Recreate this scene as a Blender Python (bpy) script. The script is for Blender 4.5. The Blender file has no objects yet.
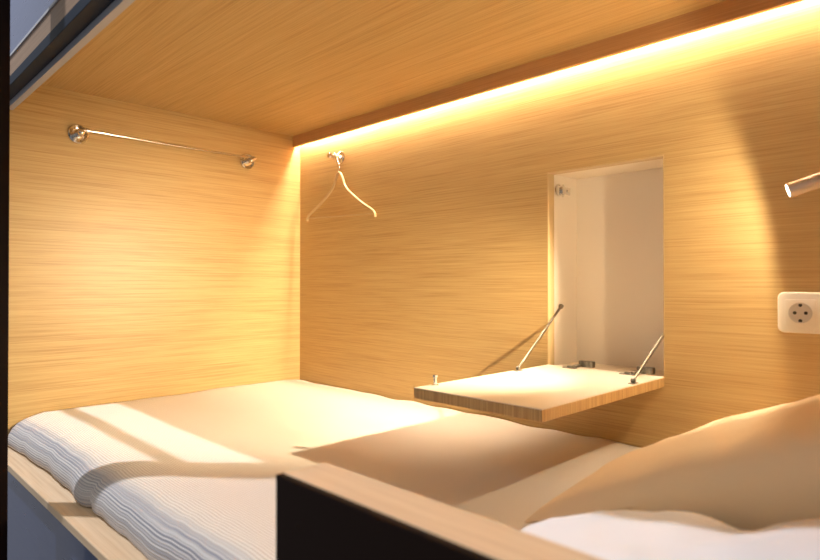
import bpy, bmesh, math, random
from mathutils import Vector, Matrix, noise
random.seed(4)
C = bpy.context.scene.collection
sc = bpy.context.scene
XL, XR, YB = -2.055, 0.06, 1.40          # left wall, head wall, back wall
ZC, ZM = 0.6016, -0.3834                 # ceiling, mattress top
NX0, NX1, NZ0, NZ1 = -0.888, -0.573, -0.215, 0.304   # niche

# ---------------------------------------------------------------- materials
def newmat(name):
    m = bpy.data.materials.new(name); m.use_nodes = True
    nt = m.node_tree; b = nt.nodes['Principled BSDF']
    return m, nt, b
def plain(name, col, rough=.5, metal=0, spec=.5, emit=None, es=0, coat=0):
    m, nt, b = newmat(name)
    b.inputs['Base Color'].default_value = (*col, 1); b.inputs['Roughness'].default_value = rough
    b.inputs['Metallic'].default_value = metal; b.inputs['Specular IOR Level'].default_value = spec
    b.inputs['Coat Weight'].default_value = coat; b.inputs['Coat Roughness'].default_value = .06
    if emit: b.inputs['Emission Color'].default_value = (*emit, 1); b.inputs['Emission Strength'].default_value = es
    # faint procedural variation of roughness
    n = nt.nodes.new('ShaderNodeTexNoise'); n.inputs['Scale'].default_value = 35
    r = nt.nodes.new('ShaderNodeMapRange'); r.inputs['To Min'].default_value = max(0, rough-.03); r.inputs['To Max'].default_value = min(1, rough+.04)
    nt.links.new(n.outputs['Fac'], r.inputs['Value']); nt.links.new(r.outputs[0], b.inputs['Roughness'])
    return m
def bamboo(name, axis, dark=(.41,.245,.087), mid=(.54,.352,.136), light=(.61,.42,.18), rough=.42, across=1.0, contrast=1.0):
    """streaky bamboo laminate, grain along axis 0/1/2"""
    m, nt, b = newmat(name); L = nt.links
    tc = nt.nodes.new('ShaderNodeTexCoord')
    def nz(s_long, s_across, detail, rgh=.5):
        mp = nt.nodes.new('ShaderNodeMapping')
        sc_ = [s_across]*3; sc_[axis] = s_long
        mp.inputs['Scale'].default_value = sc_
        n = nt.nodes.new('ShaderNodeTexNoise'); n.inputs['Scale'].default_value = 1
        n.inputs['Detail'].default_value = detail; n.inputs['Roughness'].default_value = rgh
        L.new(tc.outputs['Object'], mp.inputs['Vector']); L.new(mp.outputs[0], n.inputs['Vector'])
        return n.outputs['Fac']
    a = nz(3.5, 300*across, 3, .65); c = nz(8, 700*across, 1); d = nz(1.4, 30*across, 2)
    def mth(op, x, y):
        k = nt.nodes.new('ShaderNodeMath'); k.operation = op
        for i, v in enumerate((x, y)):
            if isinstance(v, (int, float)): k.inputs[i].default_value = v
            else: L.new(v, k.inputs[i])
        return k.outputs[0]
    s = mth('ADD', mth('ADD', mth('MULTIPLY', a, .62), mth('MULTIPLY', c, .2)), mth('MULTIPLY', d, .18))
    cr = nt.nodes.new('ShaderNodeValToRGB'); e = cr.color_ramp
    w = .16/contrast
    e.elements[0].position = .5-w; e.elements[0].color = (*dark, 1)
    e.elements[1].position = .5+w; e.elements[1].color = (*light, 1)
    q = e.elements.new(.5); q.color = (*mid, 1)
    L.new(s, cr.inputs[0]); L.new(cr.outputs[0], b.inputs['Base Color'])
    b.inputs['Roughness'].default_value = rough; b.inputs['Specular IOR Level'].default_value = .35
    bp = nt.nodes.new('ShaderNodeBump'); bp.inputs['Strength'].default_value = .08; bp.inputs['Distance'].default_value = .002
    L.new(s, bp.inputs['Height']); L.new(bp.outputs[0], b.inputs['Normal'])
    return m
def ribbed(name, col, line, freq=190, strength=.5, rough=.9):
    """woven waffle cloth: fine ribs along x crossed by finer ones"""
    m, nt, b = newmat(name); L = nt.links
    tc = nt.nodes.new('ShaderNodeTexCoord')
    w1 = nt.nodes.new('ShaderNodeTexWave'); w1.bands_direction = 'Y'; w1.inputs['Scale'].default_value = freq/6.283*2; w1.inputs['Distortion'].default_value = .35
    w1.inputs['Detail'].default_value = 1
    w2 = nt.nodes.new('ShaderNodeTexWave'); w2.bands_direction = 'X'; w2.inputs['Scale'].default_value = freq/6.283*1.6; w2.inputs['Distortion'].default_value = .3
    for w in (w1, w2): L.new(tc.outputs['UV'], w.inputs['Vector'])
    mx = nt.nodes.new('ShaderNodeMath'); mx.operation = 'MULTIPLY_ADD'; mx.inputs[1].default_value = .35
    L.new(w2.outputs['Fac'], mx.inputs[0]); L.new(w1.outputs['Fac'], mx.inputs[2])
    mc = nt.nodes.new('ShaderNodeMapRange'); mc.inputs['From Max'].default_value = 1.0
    L.new(mx.outputs[0], mc.inputs['Value'])
    cm = nt.nodes.new('ShaderNodeMix'); cm.data_type = 'RGBA'
    cm.inputs['A'].default_value = (*line, 1); cm.inputs['B'].default_value = (*col, 1)
    L.new(mc.outputs[0], cm.inputs['Factor'])
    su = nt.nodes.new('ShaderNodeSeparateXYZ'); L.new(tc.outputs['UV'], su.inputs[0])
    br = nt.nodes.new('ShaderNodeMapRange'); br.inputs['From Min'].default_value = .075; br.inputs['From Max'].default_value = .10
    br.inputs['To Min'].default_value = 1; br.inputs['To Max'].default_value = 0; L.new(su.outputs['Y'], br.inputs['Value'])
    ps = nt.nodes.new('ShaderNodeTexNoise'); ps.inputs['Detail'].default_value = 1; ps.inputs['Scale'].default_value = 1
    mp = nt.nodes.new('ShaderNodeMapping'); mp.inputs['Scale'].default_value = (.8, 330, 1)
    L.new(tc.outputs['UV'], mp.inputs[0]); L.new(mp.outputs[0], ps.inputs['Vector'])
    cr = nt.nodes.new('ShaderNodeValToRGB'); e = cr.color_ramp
    e.elements[0].position = .36; e.elements[0].color = (.35,.34,.37,1); e.elements[1].position = .62; e.elements[1].color = (.72,.68,.64,1)  # front drape: pinstripes, with the drape's shade painted into the darker colours
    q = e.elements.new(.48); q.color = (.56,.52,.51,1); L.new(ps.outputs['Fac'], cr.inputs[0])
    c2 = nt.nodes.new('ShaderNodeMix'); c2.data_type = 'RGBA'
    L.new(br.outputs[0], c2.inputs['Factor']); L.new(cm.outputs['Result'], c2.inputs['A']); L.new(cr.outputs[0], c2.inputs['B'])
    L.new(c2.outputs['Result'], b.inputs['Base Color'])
    bp = nt.nodes.new('ShaderNodeBump'); bp.inputs['Strength'].default_value = strength; bp.inputs['Distance'].default_value = .0015
    L.new(mx.outputs[0], bp.inputs['Height']); L.new(bp.outputs[0], b.inputs['Normal'])
    b.inputs['Roughness'].default_value = rough; b.inputs['Sheen Weight'].default_value = .1
    b.inputs['Specular IOR Level'].default_value = .2
    return m
def cloth(name, col, rough=.9):
    m, nt, b = newmat(name); L = nt.links
    tc = nt.nodes.new('ShaderNodeTexCoord')
    n = nt.nodes.new('ShaderNodeTexNoise'); n.inputs['Scale'].default_value = 420; n.inputs['Detail'].default_value = 2
    n2 = nt.nodes.new('ShaderNodeTexNoise'); n2.inputs['Scale'].default_value = 14; n2.inputs['Detail'].default_value = 4
    L.new(tc.outputs['Object'], n.inputs['Vector']); L.new(tc.outputs['Object'], n2.inputs['Vector'])
    ad = nt.nodes.new('ShaderNodeMath'); ad.operation = 'MULTIPLY_ADD'; ad.inputs[1].default_value = 6
    L.new(n2.outputs['Fac'], ad.inputs[0]); L.new(n.outputs['Fac'], ad.inputs[2])
    bp = nt.nodes.new('ShaderNodeBump'); bp.inputs['Strength'].default_value = .25; bp.inputs['Distance'].default_value = .002
    L.new(ad.outputs[0], bp.inputs['Height']); L.new(bp.outputs[0], b.inputs['Normal'])
    b.inputs['Base Color'].default_value = (*col, 1); b.inputs['Roughness'].default_value = rough
    b.inputs['Specular IOR Level'].default_value = .15
    return m

M = {}
M['bx'] = bamboo('bamboo_grain_x', 0)
M['by'] = bamboo('bamboo_grain_y', 1)
M['bz'] = bamboo('bamboo_grain_z', 2)
M['bfascia'] = bamboo('bamboo_fascia', 0, (.52,.27,.11), (.60,.33,.14), (.66,.38,.17))
M['bedge'] = bamboo('bamboo_edge', 2, (.36,.20,.075), (.52,.32,.125), (.66,.45,.2), across=.8)
M['bsill'] = bamboo('bamboo_sill', 0, (.67,.46,.27), (.78,.57,.36), (.85,.65,.44), across=.6)
M['lam'] = plain('cream_laminate', (.86,.75,.60), .35, coat=.2)
M['plate'] = plain('cream_plastic', (.86,.77,.62), .3, coat=.3)
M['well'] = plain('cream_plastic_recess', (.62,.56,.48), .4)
M['hole'] = plain('dark_hole', (.02,.015,.01), .6)
M['chrome'] = plain('chrome', (.78,.76,.72), .12, 1)
M['brushed'] = plain('brushed_steel', (.27,.24,.19), .34, 1)
M['alu'] = plain('aluminium_track', (.46,.46,.48), .4)
M['facia'] = bamboo('bamboo_facade', 0, (.22,.13,.08), (.30,.19,.12), (.38,.25,.16))
M['glossdark'] = plain('black_lacquer', (.018,.026,.042), .5, spec=.12)
M['navy'] = plain('blue_grey_lacquer', (.085,.12,.24), .28, coat=.4)
M['darkbrown'] = plain('dark_brown_lacquer', (.014,.007,.005), .6, spec=.08)
M['brown'] = plain('brown_lacquer', (.12,.075,.055), .5, spec=.2)
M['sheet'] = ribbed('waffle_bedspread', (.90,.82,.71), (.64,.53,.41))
M['mattress'] = cloth('mattress_ticking', (.75,.72,.68))
M['white'] = cloth('white_cotton', (.86,.86,.87))
M['tan'] = cloth('tan_cotton', (.90,.71,.47))
M['hanger'] = plain('pale_wood', (.60,.42,.2), .4, coat=.2)
M['acr'] = plain('satin_nickel', (.80,.72,.62), .5, .85)
M['led'] = plain('warm_led', (1,.9,.7), .5, emit=(1,.85,.65), es=185)
M['lens'] = plain('lamp_lens', (1,.95,.85), .4, emit=(1,.85,.62), es=9)
M['floor'] = plain('corridor_floor', (.20,.19,.19), .4)

# ---------------------------------------------------------------- mesh helpers
def bx(bm, x0, x1, y0, y1, z0, z1, bev=0, seg=2):
    r = bmesh.ops.create_cube(bm, size=1)
    bmesh.ops.scale(bm, vec=(x1-x0, y1-y0, z1-z0), verts=r['verts'])
    bmesh.ops.translate(bm, vec=((x0+x1)/2, (y0+y1)/2, (z0+z1)/2), verts=r['verts'])
    if bev:
        es = list({e for v in r['verts'] for e in v.link_edges})
        bmesh.ops.bevel(bm, geom=es, offset=bev, segments=seg, affect='EDGES', profile=.5)
def frame(d):
    d = Vector(d).normalized(); a = Vector((0,0,1)) if abs(d.z) < .9 else Vector((1,0,0))
    u = d.cross(a).normalized(); return d, u, d.cross(u)
def lathe(bm, org, axis, prof, n=28):
    """prof: (distance along axis, radius)"""
    d, u, v = frame(axis); org = Vector(org); rings = []
    for t, r in prof:
        if r < 1e-6: rings.append([bm.verts.new(org+d*t)])
        else: rings.append([bm.verts.new(org+d*t+(u*math.cos(2*math.pi*k/n)+v*math.sin(2*math.pi*k/n))*r) for k in range(n)])
    for A, B in zip(rings, rings[1:]):
        for k in range(n):
            j = (k+1) % n
            if len(A) == 1 and len(B) == 1: continue
            if len(A) == 1: bm.faces.new((A[0], B[j], B[k]))
            elif len(B) == 1: bm.faces.new((A[k], A[j], B[0]))
            else: bm.faces.new((A[k], A[j], B[j], B[k]))
def tube(bm, pts, r, n=12, flat=1.0):
    pts = [Vector(p) for p in pts]; rings = []
    up = None
    for i, p in enumerate(pts):
        d = (pts[min(i+1, len(pts)-1)]-pts[max(i-1, 0)]).normalized()
        if up is None: _, up, _ = frame(d)
        up = (up-d*up.dot(d)).normalized(); w = d.cross(up)
        rr = r(i/(len(pts)-1)) if callable(r) else r
        rings.append([bm.verts.new(p+(up*math.cos(2*math.pi*k/n)+w*flat*math.sin(2*math.pi*k/n))*rr) for k in range(n)])
    for A, B in zip(rings, rings[1:]):
        for k in range(n): bm.faces.new((A[k], A[(k+1)%n], B[(k+1)%n], B[k]))
    bm.faces.new(rings[0][::-1]); bm.faces.new(rings[-1])
def spline(pts, n=8):
    pts = [Vector(p) for p in pts]; out = []
    P = [pts[0]*2-pts[1]]+pts+[pts[-1]*2-pts[-2]]
    for i in range(1, len(P)-2):
        a, b, c, d = P[i-1:i+3]
        for k in range(n):
            t = k/n
            out.append(.5*((2*b)+(c-a)*t+(2*a-5*b+4*c-d)*t*t+(-a+3*b-3*c+d)*t**3))
    out.append(pts[-1]); return out
def obj(name, bm, mat, parent=None, smooth=False, loc=None):
    me = bpy.data.meshes.new(name)
    if loc is not None: bmesh.ops.translate(bm, vec=[-c for c in loc], verts=bm.verts)
    bmesh.ops.recalc_face_normals(bm, faces=bm.faces)
    bm.to_mesh(me); bm.free(); me.materials.append(mat)
    if smooth:
        for p in me.polygons: p.use_smooth = True
        try: me.set_sharp_from_angle(angle=math.radians(40))
        except Exception: pass
    o = bpy.data.objects.new(name, me); C.objects.link(o)
    if loc is not None: o.location = loc
    if parent:
        o.parent = parent
        if loc is None: o.location = -parent.location if parent.parent is None else -(parent.location+parent.parent.location)
    return o
# NOTE meshes are written in world coordinates; wp() keeps them there under a parent
def wp(o, chain):
    o.location = (0,0,0)
    t = Vector((0,0,0))
    for c in chain: t += c.location
    o.location = -t
def thing(name, label, cat, loc, group=None):
    o = bpy.data.objects.new(name, None); C.objects.link(o); o.location = loc; o.empty_display_size = .05
    o['label'] = label; o['category'] = cat
    if group: o['group'] = group
    return o
def tag(o, label, cat, group=None):
    o['label'] = label; o['category'] = cat
    if group: o['group'] = group
    return o
def part(name, bm, mat, root, sub=None, smooth=True, label=None):
    o = obj(name, bm, mat, None, smooth)
    if sub is not None:
        o.parent = sub; o.location = -(Vector(root.location)+Vector(sub.location))
    else:
        o.parent = root; o.location = -Vector(root.location)
    if label: o['label'] = label
    return o
def struct(name, bm, mat, smooth=False):
    o = obj(name, bm, mat, None, smooth); o['kind'] = 'structure'; return o
BM = bmesh.new

# ---------------------------------------------------------------- the setting
b = BM(); bx(b, XL-.03, XL, .372, YB+.03, -.49, ZC+.03); struct('wall_left', b, M['by'])
b = BM()   # back wall with the opening of the recess
bx(b, XL, NX0, YB, YB+.03, -.49, ZC+.03); bx(b, NX1, XR, YB, YB+.03, -.49, ZC+.03)
bx(b, NX0, NX1, YB, YB+.03, NZ1, ZC+.03); bx(b, NX0, NX1, YB, YB+.03, -.49, NZ0-.024)
struct('wall_back', b, M['bx'])
b = BM(); bx(b, XR, XR+.03, .372, YB+.03, -.49, ZC+.03); struct('wall_right', b, M['by'])
b = BM(); bx(b, XL, XR, .402, YB, ZC, ZC+.03); struct('ceiling', b, M['bx'])
b = BM(); bx(b, XL, XR, 1.3636, 1.3756, .559, ZC); struct('trim_1', b, M['bfascia'])       # board hiding the light strip
b = BM(); bx(b, -3.2, .6, .355, .447, -.488, -.4702, .002); struct('trim_2', b, M['bsill'])  # front sill
b = BM(); bx(b, XL, XR, .447, YB, -.52, -.4702); struct('trim_3', b, M['bx'])               # bed deck
b = BM(); bx(b, -3.2, .6, .368, .385, -1.0, -.488); struct('wall_front', b, M['navy'])
b = BM(); bx(b, -3.2, .6, .386, .401, .510, ZC+.02); struct('trim_4', b, M['alu'])
b = BM(); bx(b, -3.2, .6, .355, .386, .525, .550, .001); struct('trim_5', b, M['glossdark'])
b = BM(); bx(b, -3.2, .6, .356, .386, .550, .598); struct('trim_6', b, M['facia'])
b = BM(); bx(b, -3.2, .6, .353, .386, .598, .604); struct('trim_7', b, M['alu'])
b = BM(); bx(b, -3.2, .6, .362, .386, .604, 1.05); struct('wall_upper', b, M['navy'])
b = BM(); bx(b, -3.6, 1.2, -2.2, 1.4, -1.02, -1.0); struct('floor', b, M['floor'])

# post with the side rail that ends at it
t = thing('ladder_post', 'dark brown upright post at the left edge, in front of the bunk opening', 'post', (-1.502, .265, -1.0))
b = BM(); bx(b, -1.545, -1.502, .240, .288, -1.0, 1.2, .003); part('upright', b, M['darkbrown'], t)
b = BM(); bx(b, -3.2, -1.5455, .262, .288, .487, .502, .002); part('rail', b, M['brown'], t, label='brown horizontal rail')

# guard board on the front edge of the bunk
t = thing('guard_rail', 'low guard board with black front and pale bamboo top edge, at the mattress front', 'bed guard', (-.25, .385, -.4702))
b = BM(); bx(b, -.566, .6, .355, .3635, -.4698, -.2064); part('front_panel', b, M['darkbrown'], t, smooth=False, label='black front panel')
b = BM(); bx(b, -.5658, .6, .3636, .4216, -.4698, -.2063, .0015); part('board', b, M['bsill'], t, smooth=False, label='pale bamboo board with exposed top edge')
for o in list(t.children):
    pass

# ---------------------------------------------------------------- light strip above the board
t = thing('led_strip', 'glowing warm light strip hidden behind the ceiling board along the back wall', 'strip light', (-1, 1.388, ZC))
b = BM(); bx(b, XL+.002, XR-.002, 1.3805, 1.3975, ZC-.0035, ZC); part('channel', b, M['alu'], t, smooth=False)
b = BM(); bx(b, XL+.004, XR-.004, 1.3825, 1.3955, ZC-.0075, ZC-.0036); part('diffuser', b, M['led'], t, smooth=False)

# ---------------------------------------------------------------- mattress, bedspread
b = BM(); bx(b, XL+.012, XR-.012, .45, YB-.012, -.4701, ZM-.012, .02, 3)
tag(obj('mattress', b, M['mattress'], None, True), 'mattress lying on the bunk deck under the pale waffle bedspread', 'mattress')
b = BM(); uvl = b.loops.layers.uv.new('UVMap')
prof = []                                    # (y, z, arc) of the front fold and the top
raw = [(.418,-.4685),(.410,-.462),(.407,-.447),(.409,-.432),(.415,-.418),(.425,-.405),(.440,-.394),(.460,-.387),(.485,-.3845)]
ys = [.51+i*(1.396-.51)/44 for i in range(45)]
prof = raw+[(y, ZM) for y in ys]
nx = 150; grid = []
arc = [0]
for a, c in zip(prof, prof[1:]): arc.append(arc[-1]+math.hypot(c[0]-a[0], c[1]-a[1]))
for i in range(nx+1):
    x = XL+.003+(XR-.003-XL-.003)*i/nx; row = []
    for j, (y, z) in enumerate(prof):
        k = max(0, 1-j/9)                    # 1 at the hem
        wav = (noise.noise(Vector((x*5.2, 3.1, 0)))*.014+noise.noise(Vector((x*17, 7.7, 0)))*.006)
        wav = .8*wav*(1-math.exp(-((x-XL)/.2)**2))+.016*math.exp(-((x-XL)/.14)**2)
        bulge = .010*math.exp(-((x+1.42)/.05)**2)
        yy = y-(wav+.002)*k-bulge*k*1.6
        zz = z
        if j > 0: zz += noise.noise(Vector((x*3.1, y*3.7, 1)))*.005+noise.noise(Vector((x*11, y*13, 4)))*.0018
        if 0 < j < 9: zz += noise.noise(Vector((x*20, y*30, 9)))*.004
        if j == 0: zz = z
        crease = math.exp(-((x+1.36-(y-.41)*1.1)/.012)**2)*max(0, 1-j/9)
        yy += .010*crease
        edge = max(0, (y-1.33)/.066)
        zz -= edge*edge*(.006+.007*noise.noise(Vector((x*9, 2, 2))))
        yy = max(yy, .392 if x < -.60 else .425)
        row.append(b.verts.new((x, yy, zz)))
    grid.append(row)
for i in range(nx):
    for j in range(len(prof)-1):
        f = b.faces.new((grid[i][j], grid[i+1][j], grid[i+1][j+1], grid[i][j+1]))
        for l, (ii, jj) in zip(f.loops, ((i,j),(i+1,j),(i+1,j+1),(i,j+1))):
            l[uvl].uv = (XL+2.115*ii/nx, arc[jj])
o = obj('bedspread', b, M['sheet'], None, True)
for p in o.data.polygons: p.use_smooth = True
s = o.modifiers.new('t', 'SOLIDIFY'); s.thickness = .003; s.offset = -1
tag(o, 'pale ribbed waffle bedspread covering the mattress and tucked over its front edge', 'bedspread')

# ---------------------------------------------------------------- pillows
def pillow(name, label, mat, loc, sx, sy, th, rot, seed, wr=.006, dip=0, group=None):
    from mathutils import Euler
    Rm = Euler([math.radians(a) for a in rot]).to_matrix()
    b = BM(); n = 44; top = {}; bot = {}
    for i in range(n+1):
        for j in range(n+1):
            u = -1+2*i/n; v = -1+2*j/n
            e = (1-abs(u)**2.6)*(1-abs(v)**2.6); h = th*.5*max(e, 0)**.42
            pinch = 1-.07*(1-abs(u)**2)*abs(v)**4, 1-.07*(1-abs(v)**2)*abs(u)**4
            x = u*sx/2*pinch[1]; y = v*sy/2*pinch[0]
            w = noise.noise(Vector((u*1.5+seed, v*1.6, seed)))*wr*2+noise.noise(Vector((u*4+seed, v*3, 2)))*wr
            w += noise.noise(Vector((u*9+v*4+seed, v*2, 5)))*wr*.5
            w -= dip*math.exp(-((u-.12)/.16)**2)*max(0, v+.3)
            w *= min(1, e*3)
            P = Rm @ Vector((x, y, h+w))+Vector(loc)
            t_ = b.verts.new(P); top[i,j] = t_
            if i in (0,n) or j in (0,n): bot[i,j] = t_; P.z = max(P.z, ZM+.012); t_.co = P
            else:
                Q = Rm @ Vector((x, y, -h*.75))+Vector(loc)
                flat = min(1, e*2.2); Q.z = max(ZM+.007, Q.z*(1-flat)+(ZM+.007)*flat)
                t_.co.z = max(t_.co.z, Q.z+.004); bot[i,j] = b.verts.new(Q)
    for i in range(n):
        for j in range(n):
            b.faces.new((top[i,j], top[i+1,j], top[i+1,j+1], top[i,j+1]))
            q = [bot[i,j], bot[i,j+1], bot[i+1,j+1], bot[i+1,j]]
            try: b.faces.new(q)
            except ValueError: pass
    o = obj(name, b, mat, None, True, loc=loc)
    tag(o, label, 'pillow', group); return o
pillow('pillow', 'large tan pillow rising towards the right against the back wall', M['tan'], (-.225, 1.075, -.252), .60, .66, .14, (0, -22, -5), 3.1, .004)
pillow('pillow', 'white pillow in the right foreground, behind the guard board', M['white'], (-.215, .595, -.296), .50, .325, .12, (0, -13, 0), 8.4, .005, .022)

# ---------------------------------------------------------------- recessed wall cabinet with its drop-down door
root = thing('wall_cabinet', 'cream-lined recess in the back wall with its door folded down as a shelf', 'cabinet', ((NX0+NX1)/2, YB, NZ0))
D = YB+.155
b = BM(); e = .0005
bx(b, NX0-.012, NX0, YB+.0301, D, NZ0-.024, NZ1+.012); bx(b, NX1, NX1+.012, YB+.0301, D, NZ0-.024, NZ1+.012)
bx(b, NX0, NX1, YB+.0301, D, NZ1, NZ1+.012); bx(b, NX0, NX1, YB+.0301, D, NZ0-.024, NZ0-.006)
bx(b, NX0-.012, NX1+.012, D, D+.01, NZ0-.024, NZ1+.012)
part('body', b, M['lam'], root, smooth=False, label='cream laminate lining')
b = BM()
bx(b, NX0+e, NX0+.003, YB, YB+.03, NZ0-.02, NZ1-e); bx(b, NX1-.003, NX1-e, YB, YB+.03, NZ0-.02, NZ1-e); bx(b, NX0+.003, NX1-.003, YB, YB+.03, NZ1-.003, NZ1-e)
part('edge_band', b, M['hanger'], root, smooth=False, label='pale wood edging around the opening')
SY = .888
door = BM(); bx(door, NX0+.001, NX1-.001, SY, YB+.004, NZ0-.0225, NZ0-.0015, .0008, 1)
door = part('door', door, M['bedge'], root, smooth=False, label='bamboo door folded down flat')
b = BM(); bx(b, NX0+.0018, NX1-.0018, SY+.0008, YB+.003, NZ0-.0014, NZ0); part('inner_face', b, M['lam'], root, door, smooth=False, label='white laminate face')
b = BM(); lathe(b, (NX0+.018, .936, NZ0+.0001), (0,0,1), [(0,0),(0,.008),(.0025,.008),(.003,.0035),(.017,.0035),(.0185,.0055),(.023,.0055),(.024,0)], 18)
part('catch', b, M['chrome'], root, door, label='small chrome catch pin')
for hx in (-.795, -.640):
    b = BM()
    bx(b, hx-.032, hx+.005, YB-.028, YB-.014, NZ0+.0002, NZ0+.0025, .0008, 1)
    lathe(b, (hx-.012, YB-.021, NZ0+.0025), (0,0,1), [(0,0),(0,.009),(.004,.008),(.0045,0)], 16)
    bx(b, hx-.006, hx+.006, YB-.022, YB+.012, NZ0+.003, NZ0+.009, .001, 1)
    bx(b, hx-.004, hx+.036, YB+.006, YB+.022, NZ0+.002, NZ0+.018, .002, 2)
    for k in range(4): bx(b, hx+.002+k*.008, hx+.005+k*.008, YB+.0045, YB+.0075, NZ0+.003, NZ0+.017)
    part('hinge', b, M['brushed'], root)
def stay(a, c, side):
    a = Vector(a); c = Vector(c); b = BM(); m = a.lerp(c, .52)
    d = (c-a).normalized()
    tube(b, [a, m], .0026, 10); tube(b, [m-d*.012, m+d*.012], .0040, 12); tube(b, [m, c], .0034, 10)
    lathe(b, c-Vector((side*.004,0,0)), (side,0,0), [(0,0),(0,.007),(.006,.007),(.007,.004),(.0075,0)], 16)
    bx(b, c.x-.003, c.x+.003, c.y-.009, c.y+.009, c.z-.003, c.z+.004, .001, 1)
    bx(b, a.x-.006, a.x+.006, a.y-.013, a.y+.013, NZ0+.0002, NZ0+.0022, .0006, 1)
    lathe(b, a-Vector((side*.004,0,0)), (side,0,0), [(0,0),(0,.005),(.008,.005),(.008,0)], 14)
    part('stay', b, M['brushed'], root)
stay((NX0+.014, 1.245, NZ0+.007), (NX0+.0045, 1.463, -.060), 1)
stay((NX1-.012, 1.262, NZ0+.007), (NX1-.0045, 1.425, -.105), -1)
b = BM()
lathe(b, (NX0+.003, 1.452, .262), (1,0,0), [(0,0),(0,.017),(.0025,.017),(.003,.013),(.0015,.012),(.0015,0)], 22)
bx(b, NX0+.003, NX0+.010, 1.462, 1.505, .252, .272, .002, 2)
for dz in (-.013, .013): lathe(b, (NX0+.003, 1.474, .262+dz), (1,0,0), [(0,0),(0,.005),(.003,.005),(.0035,0)], 12)
lathe(b, (NX0+.003, 1.490, .262), (1,0,0), [(0,0),(0,.0045),(.009,.0045),(.009,0)], 12)
part('hinge_cup', b, M['chrome'], root)

# ---------------------------------------------------------------- wardrobe rail on the left wall
RZ = .478
root = thing('hanging_rail', 'thin polished rail between two round wall mounts on the left wall', 'clothes rail', (XL, .86, .474))
b = BM(); tube(b, [(XL+.034, .572, RZ), (XL+.034, 1.176, RZ)], .0042, 14); part('rod', b, M['chrome'], root)
for y in (.573, 1.157):
    b = BM()
    lathe(b, (XL+.0003, y, RZ-.008), (1,0,0), [(0,0),(0,.029),(.003,.0305),(.007,.0295),(.0085,.026),(.006,.022),(.004,.018),(.005,.012),(.008,.0095),(.026,.0085),(.029,.0105),(.036,.0115),(.043,.009),(.0455,.004),(.046,0)], 36)
    m = part('wall_mount', b, M['chrome'], root)
    b = BM()
    s = 1 if y > 1 else -1
    lathe(b, (XL+.034, y-(.014 if s > 0 else -.018), RZ), (0, s*1.0, 0), [(-.004,.0045),(-.004,.0075),(.003,.0078),(.004,.0045)] if s<0 else [(.022,.0043),(.022,.0075),(.028,.0085),(.033,.006),(.0335,0)], 16)
    part('end_knob', b, M['chrome'], root, m)

# ---------------------------------------------------------------- hook and hanger
HX = -1.786
root = thing('wall_hook', 'small chrome coat hook near the top left of the back wall', 'hook', (HX, YB, .480))
b = BM(); lathe(b, (HX, YB-.0003, .480), (0,-1,0), [(0,0),(0,.023),(.003,.023),(.005,.020),(.007,.012),(.008,0)], 28); part('base_plate', b, M['chrome'], root)
b = BM(); lathe(b, (HX, YB-.0085, .480), (0,-1,0), [(0,0),(0,.010),(.006,.0075),(.022,.006),(.034,.006),(.038,.0095),(.044,.011),(.050,.008),(.052,0)], 20); part('peg', b, M['chrome'], root)
HC, HY = -1.762, 1.372
root = thing('clothes_hanger', 'slim pale hanger hanging from the chrome hook on the back wall', 'hanger', (HC, HY, .40))
b = BM()
arc_ = [(HX+.012*math.cos(a)+.0, HY, .480-.002+.012*math.sin(a)) for a in [math.radians(200-k*20) for k in range(12)]]
tube(b, spline(arc_+[(HC-.006, HY, .456),(HC, HY, .443),(HC, HY, .412)], 3), .0019, 10); part('hook_wire', b, M['chrome'], root)
b = BM()
R_ = [(0,.416),(.012,.410),(.022,.392),(.032,.370),(.056,.345),(.116,.305),(.170,.276),(.194,.262),(.201,.252),(.202,.242)]
pts = spline([(HC-x, HY, z+x*.05) for x, z in R_[::-1]]+[(HC+x, HY, z-x*.03) for x, z in R_[1:]], 5)
tube(b, pts, .0056, 12, .8); part('shoulder', b, M['hanger'], root)
b = BM(); tube(b, [(HC-.204, HY, .262), (HC+.204, HY, .2475)], .0026, 8); part('crossbar', b, M['hanger'], root)

# ---------------------------------------------------------------- socket plate
PX0, PX1, PZ0, PZ1 = -.3405, -.188, -.0965, -.0145
root = thing('wall_socket', 'cream rounded double power socket at the right of the back wall', 'power socket', (-.30, YB, -.0555))
def rrect(bm, x0, x1, z0, z1, y0, y1, r, bevel=.003):
    pts = []
    for cx, cz, a0 in ((x1-r, z1-r, 0), (x0+r, z1-r, 90), (x0+r, z0+r, 180), (x1-r, z0+r, 270)):
        for k in range(9): a = math.radians(a0+k*90/8); pts.append((cx, cz, math.cos(a), math.sin(a)))
    lv = []
    for y, ins in ((y0, 0), (y1+bevel, 0), (y1+bevel*.3, bevel*.35), (y1, bevel)):
        lv.append([bm.verts.new((cx+(r-ins)*c, y, cz+(r-ins)*s)) for cx, cz, c, s in pts])
    n = len(pts)
    for A, B in zip(lv, lv[1:]):
        for k in range(n): bm.faces.new((A[k], A[(k+1)%n], B[(k+1)%n], B[k]))
    bm.faces.new(lv[0]); bm.faces.new(lv[-1])
b = BM(); rrect(b, PX0, PX1, PZ0, PZ1, YB-.0002, YB-.010, .012); part('plate', b, M['plate'], root)
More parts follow.
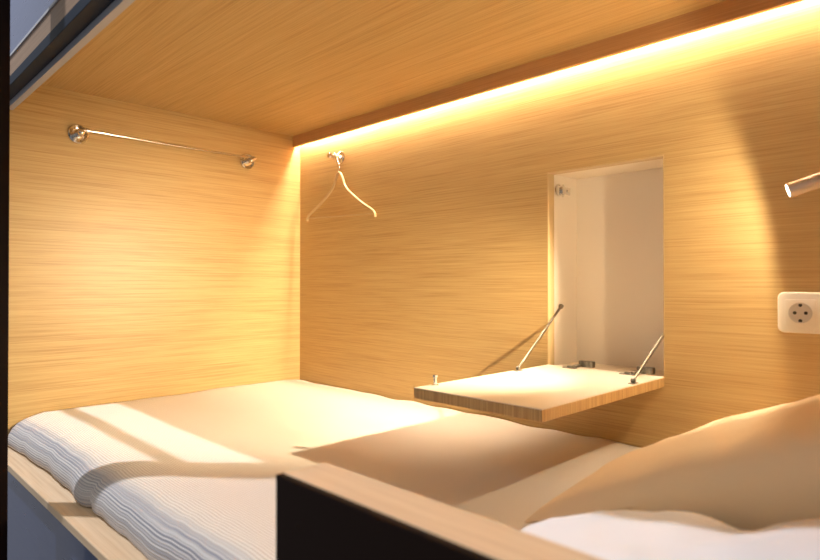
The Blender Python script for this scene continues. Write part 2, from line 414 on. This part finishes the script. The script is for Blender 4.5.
for cx in (-.3000, -.2285):
    cz = -.0560
    b = BM()   # raised square insert with a round well
    rrect(b, cx-.027, cx+.027, cz-.027, cz+.027, YB-.0101, YB-.0112, .004, .0006)
    ins = part('insert', b, M['plate'], root)
    b = BM(); lathe(b, (cx, YB-.0113, cz), (0,-1,0), [(0,0),(0,.0205),(.0012,.0205),(.0012,.0185),(.0003,.0180),(.0003,0)], 32)
    part('well', b, M['well'], root, ins, label='greyer round recess of the outlet')
    b = BM()
    for dx, dz in ((-.0095,0),(.0095,0),(0,.0155),(0,-.0155)):
        lathe(b, (cx+dx, YB-.01165, cz+dz), (0,-1,0), [(0,0),(0,.0034),(.0004,.0034),(.0004,0)], 14)
    part('contact', b, M['hole'], root, ins, smooth=False, label='dark pin holes')

# ---------------------------------------------------------------- reading lamp
TIP = Vector((-.277, 1.20, .164)); AX = Vector((-.90, -.33, -.31)).normalized()
root = thing('reading_lamp', 'slim tubular metal reading lamp pointing left above the power socket', 'lamp', (XR, 1.30, .25))
b = BM(); lathe(b, TIP, -AX, [(.0005,.0112),(0,.0118),(.002,.0126),(.11,.0126),(.114,.0116),(.115,0)], 32)
head = part('lamp_head', b, M['acr'], root)
b = BM(); lathe(b, TIP-AX*.0004, -AX, [(0,0),(0,.0110),(.004,.0110),(.004,0)], 28); part('lens', b, M['lens'], root, head)
b = BM(); S = TIP-AX*.1155
tube(b, spline([S, S-AX*.03, S+Vector((.10,.05,.055)), (XR-.055, 1.29, .262), (XR-.012, 1.30, .262)], 8), .0055, 12); part('gooseneck', b, M['acr'], root)
b = BM(); lathe(b, (XR-.0003, 1.30, .262), (-1,0,0), [(0,0),(0,.030),(.006,.030),(.010,.024),(.0115,0)], 28); part('wall_plate', b, M['acr'], root)

# ---------------------------------------------------------------- lights
def look(o, d): o.rotation_euler = Vector(d).to_track_quat('-Z', 'Y').to_euler()
ld = bpy.data.lights.new('reading_light', 'SPOT'); ld.energy = 6.3; ld.color = (1, .85, .60); ld.spot_size = math.radians(170); ld.spot_blend = .2; ld.shadow_soft_size = .013
lo = bpy.data.objects.new('reading_light', ld); lo.location = TIP+AX*.004; look(lo, Vector((-.93,-.215,-.19))); C.objects.link(lo)
ld = bpy.data.lights.new('reading_beam', 'SPOT'); ld.energy = 150; ld.color = (1, .85, .60); ld.spot_size = math.radians(66); ld.spot_blend = 1; ld.shadow_soft_size = .013
lo = bpy.data.objects.new('reading_beam', ld); lo.location = TIP+AX*.004; look(lo, Vector((-1.78,-.26,-.46))); C.objects.link(lo)
ld = bpy.data.lights.new('corridor_downlight', 'SPOT'); ld.energy = 210; ld.color = (.84, .89, 1); ld.spot_size = math.radians(120); ld.spot_blend = .4; ld.shadow_soft_size = .02
lo = bpy.data.objects.new('corridor_downlight', ld); lo.location = (-2.1, -.25, 2.2); look(lo, Vector((-.9,.5,-.38))-lo.location); C.objects.link(lo)
w = bpy.data.worlds.new('world'); sc.world = w; w.use_nodes = True
bg = w.node_tree.nodes['Background']
tc = w.node_tree.nodes.new('ShaderNodeTexCoord'); sp = w.node_tree.nodes.new('ShaderNodeSeparateXYZ')
rp = w.node_tree.nodes.new('ShaderNodeValToRGB'); rp.color_ramp.elements[0].position = .25; rp.color_ramp.elements[1].position = .8
rp.color_ramp.elements[0].color = (.30,.33,.42,1); rp.color_ramp.elements[1].color = (1,.97,.92,1)
mr = w.node_tree.nodes.new('ShaderNodeMapRange'); mr.inputs['From Min'].default_value = -1
L = w.node_tree.links
L.new(tc.outputs['Generated'], sp.inputs[0]); L.new(sp.outputs['Z'], mr.inputs['Value']); L.new(mr.outputs[0], rp.inputs[0]); L.new(rp.outputs[0], bg.inputs['Color'])
bg.inputs['Strength'].default_value = .42

# ---------------------------------------------------------------- camera
cd = bpy.data.cameras.new('camera'); cam = bpy.data.objects.new('camera', cd); C.objects.link(cam); sc.camera = cam
y, p = math.radians(45.313), math.radians(.4631)
F = Vector((-math.sin(y)*math.cos(p), math.cos(y)*math.cos(p), math.sin(p))); Rr = Vector((math.cos(y), math.sin(y), 0)); U = Rr.cross(F)
cam.matrix_world = Matrix(((Rr.x, U.x, -F.x, 0), (Rr.y, U.y, -F.y, 0), (Rr.z, U.z, -F.z, 0), (0, 0, 0, 1)))
cd.sensor_width = 36; cd.lens = 598.02*36/820; cd.clip_start = .02
cd.dof.use_dof = True; cd.dof.focus_distance = 1.75; cd.dof.aperture_fstop = 3.8
vs = sc.view_settings; vs.view_transform = 'Standard'; vs.look = 'None'; vs.gamma = 1; vs.exposure = .2; vs.use_curve_mapping = False
